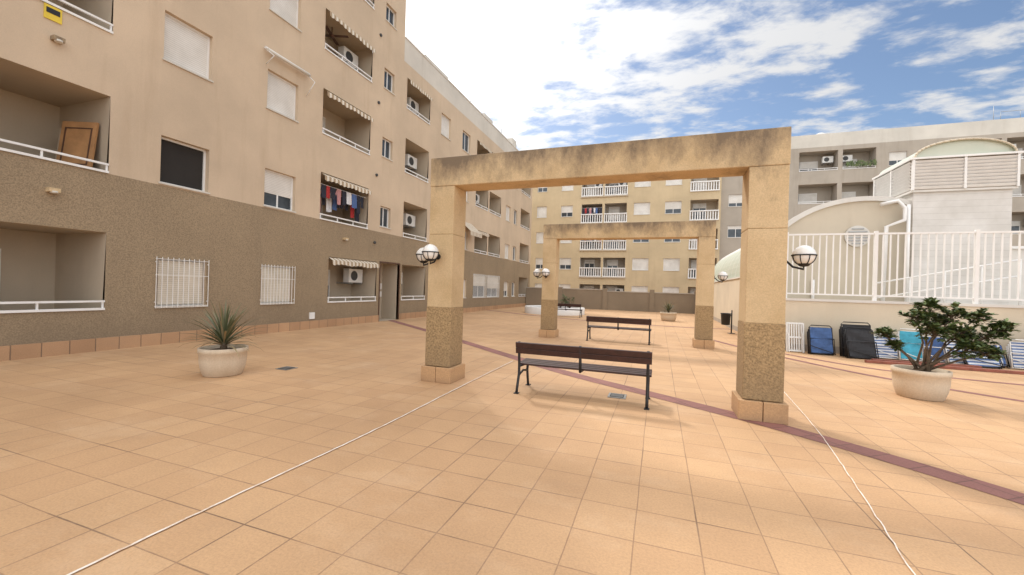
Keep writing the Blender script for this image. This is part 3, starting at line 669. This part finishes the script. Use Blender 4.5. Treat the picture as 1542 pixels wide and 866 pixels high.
# ------------------------------------------------------------------ folded sun loungers stacked at the wall
def lounger(x,y,w,h,fab,frame='black_iron',lean=12,yaw=0,folds=3):
    p=empty('folded_sun_lounger'); M0=Matrix.Translation((x,y,0))@Matrix.Rotation(yaw,4,'Z')@Matrix.Rotation(math.radians(-lean),4,'X')
    m=MB()
    for k in range(folds):
        d=k*.07; hh=h*(1-.07*k); r=.014
        def T(a,b_,c): return M0@Vector((a,b_,c))
        pts=[T(-w/2,d,.02),T(-w/2,d,hh-.06),T(-w/2+.05,d,hh),T(w/2-.05,d,hh),T(w/2,d,hh-.06),T(w/2,d,.02)]
        m.tube(pts,r,frame,7); m.tube([T(-w/2,d,.04),T(w/2,d,.04)],r,frame,7)
        n=8
        for i in range(n):
            za=.06+(hh-.12)*i/n; zb2=.06+(hh-.12)*(i+1)/n
            for j in range(6):
                xa=-w/2+.015+(w-.03)*j/6; xb=-w/2+.015+(w-.03)*(j+1)/6
                f=lambda xx,zz: -.022+.03*math.sin((xx/w+.5)*math.pi)+.012*math.sin(zz*17+k*2+xx*9)
                m.face([T(xa,d+f(xa,za),za),T(xb,d+f(xb,za),za),T(xb,d+f(xb,zb2),zb2),T(xa,d+f(xa,zb2),zb2)],fab,True)
    m.tube([M0@Vector((-w/2-.02,-.04,.02)),M0@Vector((-w/2-.02,-.04,h*.55)),M0@Vector((w/2+.02,-.04,h*.55)),M0@Vector((w/2+.02,-.04,.02))],.013,frame,7)
    m.tube([M0@Vector((-w/2-.02,-.05,.25)),M0@Vector((w/2+.02,-.06,.05))],.010,frame,6)
    m.obj('frame_and_fabric',p)
lounger(4.28,13.50,.54,.82,'lounger_blue',yaw=.06); lounger(5.05,13.45,.64,.95,'lounger_black',lean=10); lounger(5.08,13.20,.62,.84,'lounger_black',lean=17,yaw=.10)
lounger(5.72,13.55,.50,.66,'towel_stripes','plastic_white',yaw=.05); lounger(6.22,13.5,.45,.84,'lounger_cyan','plastic_white',yaw=-.08); lounger(6.70,13.55,.5,.72,'lounger_blue','plastic_white',yaw=-.1)
lounger(7.20,13.45,.55,.68,'towel_stripes','plastic_white',yaw=.1,lean=18); lounger(7.75,13.40,.55,.62,'lounger_stripes','black_iron',yaw=.12,lean=20); lounger(8.3,13.3,.5,.72,'towel_stripes','plastic_white',yaw=-.12); lounger(8.85,13.2,.6,.98,'lounger_black',lean=12,yaw=.1); lounger(9.5,13.3,.5,.8,'lounger_blue')
lounger(7.45,13.15,.6,.45,'towel_stripes','black_iron',lean=35,yaw=-.05,folds=2)
p=empty('folded_plastic_chair'); m=MB(); M0=Matrix.Translation((3.72,13.75,0))@Matrix.Rotation(math.radians(-9),4,'X')
for x in (-.2,.2): m.box(x-.02,x+.02,-.03,.03,0,.84,'plastic_white',M0)
for z in (.02,.40,.80): m.box(-.2,.2,-.02,.02,z,z+.05,'plastic_white',M0)
for k in range(6): m.box(-.16+k*.06,-.13+k*.06,-.015,.015,.07,.80,'plastic_white',M0)
for x in (-.17,.17): m.box(x-.015,x+.015,-.09,-.05,0,.55,'plastic_white',M0)
m.obj('slats_and_frame',p,.004)
m=MB(); M0=Matrix.Translation((6.4,12.55,.035))@Matrix.Rotation(-.03,4,'Z'); m.box(-1.5,1.6,-.06,.06,-.03,.03,'brick_red',M0); M0=Matrix.Translation((6.0,12.8,.035))@Matrix.Rotation(.05,4,'Z'); m.box(-.9,1.2,-.05,.05,-.03,.05,'brick_red',M0); m.obj('wooden_beam')

# ------------------------------------------------------------------ sky and sun
AZ=41; EL=44
w=bpy.data.worlds.new("World"); scene.world=w; w.use_nodes=True; nt=w.node_tree; nt.nodes.clear()
out=N(nt,'ShaderNodeOutputWorld'); bg=N(nt,'ShaderNodeBackground'); bg.inputs['Strength'].default_value=.128; nt.links.new(bg.outputs[0],out.inputs[0])
sky=N(nt,'ShaderNodeTexSky',sky_type='NISHITA'); sky.sun_disc=False; sky.sun_elevation=math.radians(EL); sky.sun_rotation=math.radians(-AZ); sky.air_density=1.; sky.dust_density=.8; sky.ozone_density=2.
tc=N(nt,'ShaderNodeTexCoord'); sp=N(nt,'ShaderNodeSeparateXYZ'); nt.links.new(tc.outputs['Generated'],sp.inputs[0])
def M_(op,a,b=None,c=None,clamp=False):
    n=N(nt,'ShaderNodeMath',operation=op); n.use_clamp=clamp
    for i,x in enumerate((a,b,c)):
        if x is None: continue
        if isinstance(x,(int,float)): n.inputs[i].default_value=x
        else: nt.links.new(x,n.inputs[i])
    return n.outputs[0]
def SS(src,a,b,lo=0,hi=1):
    n=N(nt,'ShaderNodeMapRange',interpolation_type='SMOOTHSTEP'); n.inputs[1].default_value=a; n.inputs[2].default_value=b; n.inputs[3].default_value=lo; n.inputs[4].default_value=hi; nt.links.new(src,n.inputs[0]); return n.outputs[0]
zz=M_('ADD',M_('MAXIMUM',sp.outputs[2],0.),.12)
px=M_('DIVIDE',sp.outputs[0],zz); py=M_('DIVIDE',sp.outputs[1],zz)
cb=N(nt,'ShaderNodeCombineXYZ'); nt.links.new(px,cb.inputs[0]); nt.links.new(py,cb.inputs[1])
mp=N(nt,'ShaderNodeMapping'); mp.inputs['Rotation'].default_value=(0,0,math.radians(-50)); mp.inputs['Scale'].default_value=(1.0,1.6,1); nt.links.new(cb.outputs[0],mp.inputs[0])
n1=N(nt,'ShaderNodeTexNoise'); n1.inputs['Scale'].default_value=4.6; n1.inputs['Detail'].default_value=6; n1.inputs['Roughness'].default_value=.60; n1.inputs['Distortion'].default_value=.15; nt.links.new(mp.outputs[0],n1.inputs['Vector'])
n2=N(nt,'ShaderNodeTexNoise'); n2.inputs['Scale'].default_value=1.1; n2.inputs['Detail'].default_value=3; nt.links.new(mp.outputs[0],n2.inputs['Vector'])
sv=Vector((-math.sin(math.radians(AZ))*math.cos(math.radians(EL)),math.cos(math.radians(AZ))*math.cos(math.radians(EL)),math.sin(math.radians(EL))))
dt=N(nt,'ShaderNodeVectorMath',operation='DOT_PRODUCT'); nt.links.new(tc.outputs['Generated'],dt.inputs[0]); dt.inputs[1].default_value=sv
near=M_('POWER',M_('MAXIMUM',dt.outputs['Value'],0.),9.)
rear=SS(sp.outputs[1],.30,-.25); high=SS(sp.outputs[2],.62,.85); added_fill_bank=M_('MAXIMUM',rear,high)  # bright cloud added out of view, behind and overhead, to light facades and paving
v=M_('ADD',n1.outputs[0],M_('MULTIPLY',M_('SUBTRACT',n2.outputs[0],.5),.62)); v=M_('ADD',v,M_('MULTIPLY',near,.42)); v=M_('ADD',v,M_('MULTIPLY',added_fill_bank,.14))
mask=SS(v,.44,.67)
cr=M_('ADD',M_('MULTIPLY_ADD',near,11.,6.4),M_('MULTIPLY',added_fill_bank,11.))
cc=N(nt,'ShaderNodeCombineColor'); nt.links.new(cr,cc.inputs[0]); nt.links.new(M_('MULTIPLY',cr,.995),cc.inputs[1]); nt.links.new(M_('MULTIPLY',cr,.99),cc.inputs[2])
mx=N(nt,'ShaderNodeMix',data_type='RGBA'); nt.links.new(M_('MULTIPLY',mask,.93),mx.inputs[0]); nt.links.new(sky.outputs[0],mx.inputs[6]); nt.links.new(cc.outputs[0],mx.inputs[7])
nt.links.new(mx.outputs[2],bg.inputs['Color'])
sl=bpy.data.lights.new('sun','SUN'); sl.energy=2.0; sl.angle=math.radians(6); sl.color=(1,.95,.87)
so=bpy.data.objects.new('sun',sl); COL.objects.link(so); so.rotation_euler=sv.to_track_quat('Z','Y').to_euler(); so.location=(-20,30,40)

# ------------------------------------------------------------------ camera
yaw,pitch,roll=[math.radians(a) for a in (19.75,-.03,1.72)]
cy,sy=math.cos(yaw),math.sin(yaw)
Fv=Vector((-sy*math.cos(pitch),cy*math.cos(pitch),-math.sin(pitch))); R=Vector((cy,sy,0)); U=R.cross(Fv)
R2=R*math.cos(roll)+U*math.sin(roll); U2=-R*math.sin(roll)+U*math.cos(roll)
cam=bpy.data.cameras.new('camera'); cam.sensor_width=36; cam.lens=615.7/1542*36; cam.clip_start=.05; cam.clip_end=2000
co=bpy.data.objects.new('camera',cam); COL.objects.link(co)
Mx=Matrix((R2,U2,-Fv)).transposed().to_4x4(); Mx.translation=(0,0,1.6); co.matrix_world=Mx
scene.camera=co
scene.view_settings.view_transform='Standard'; scene.view_settings.look='None'; scene.view_settings.exposure=0
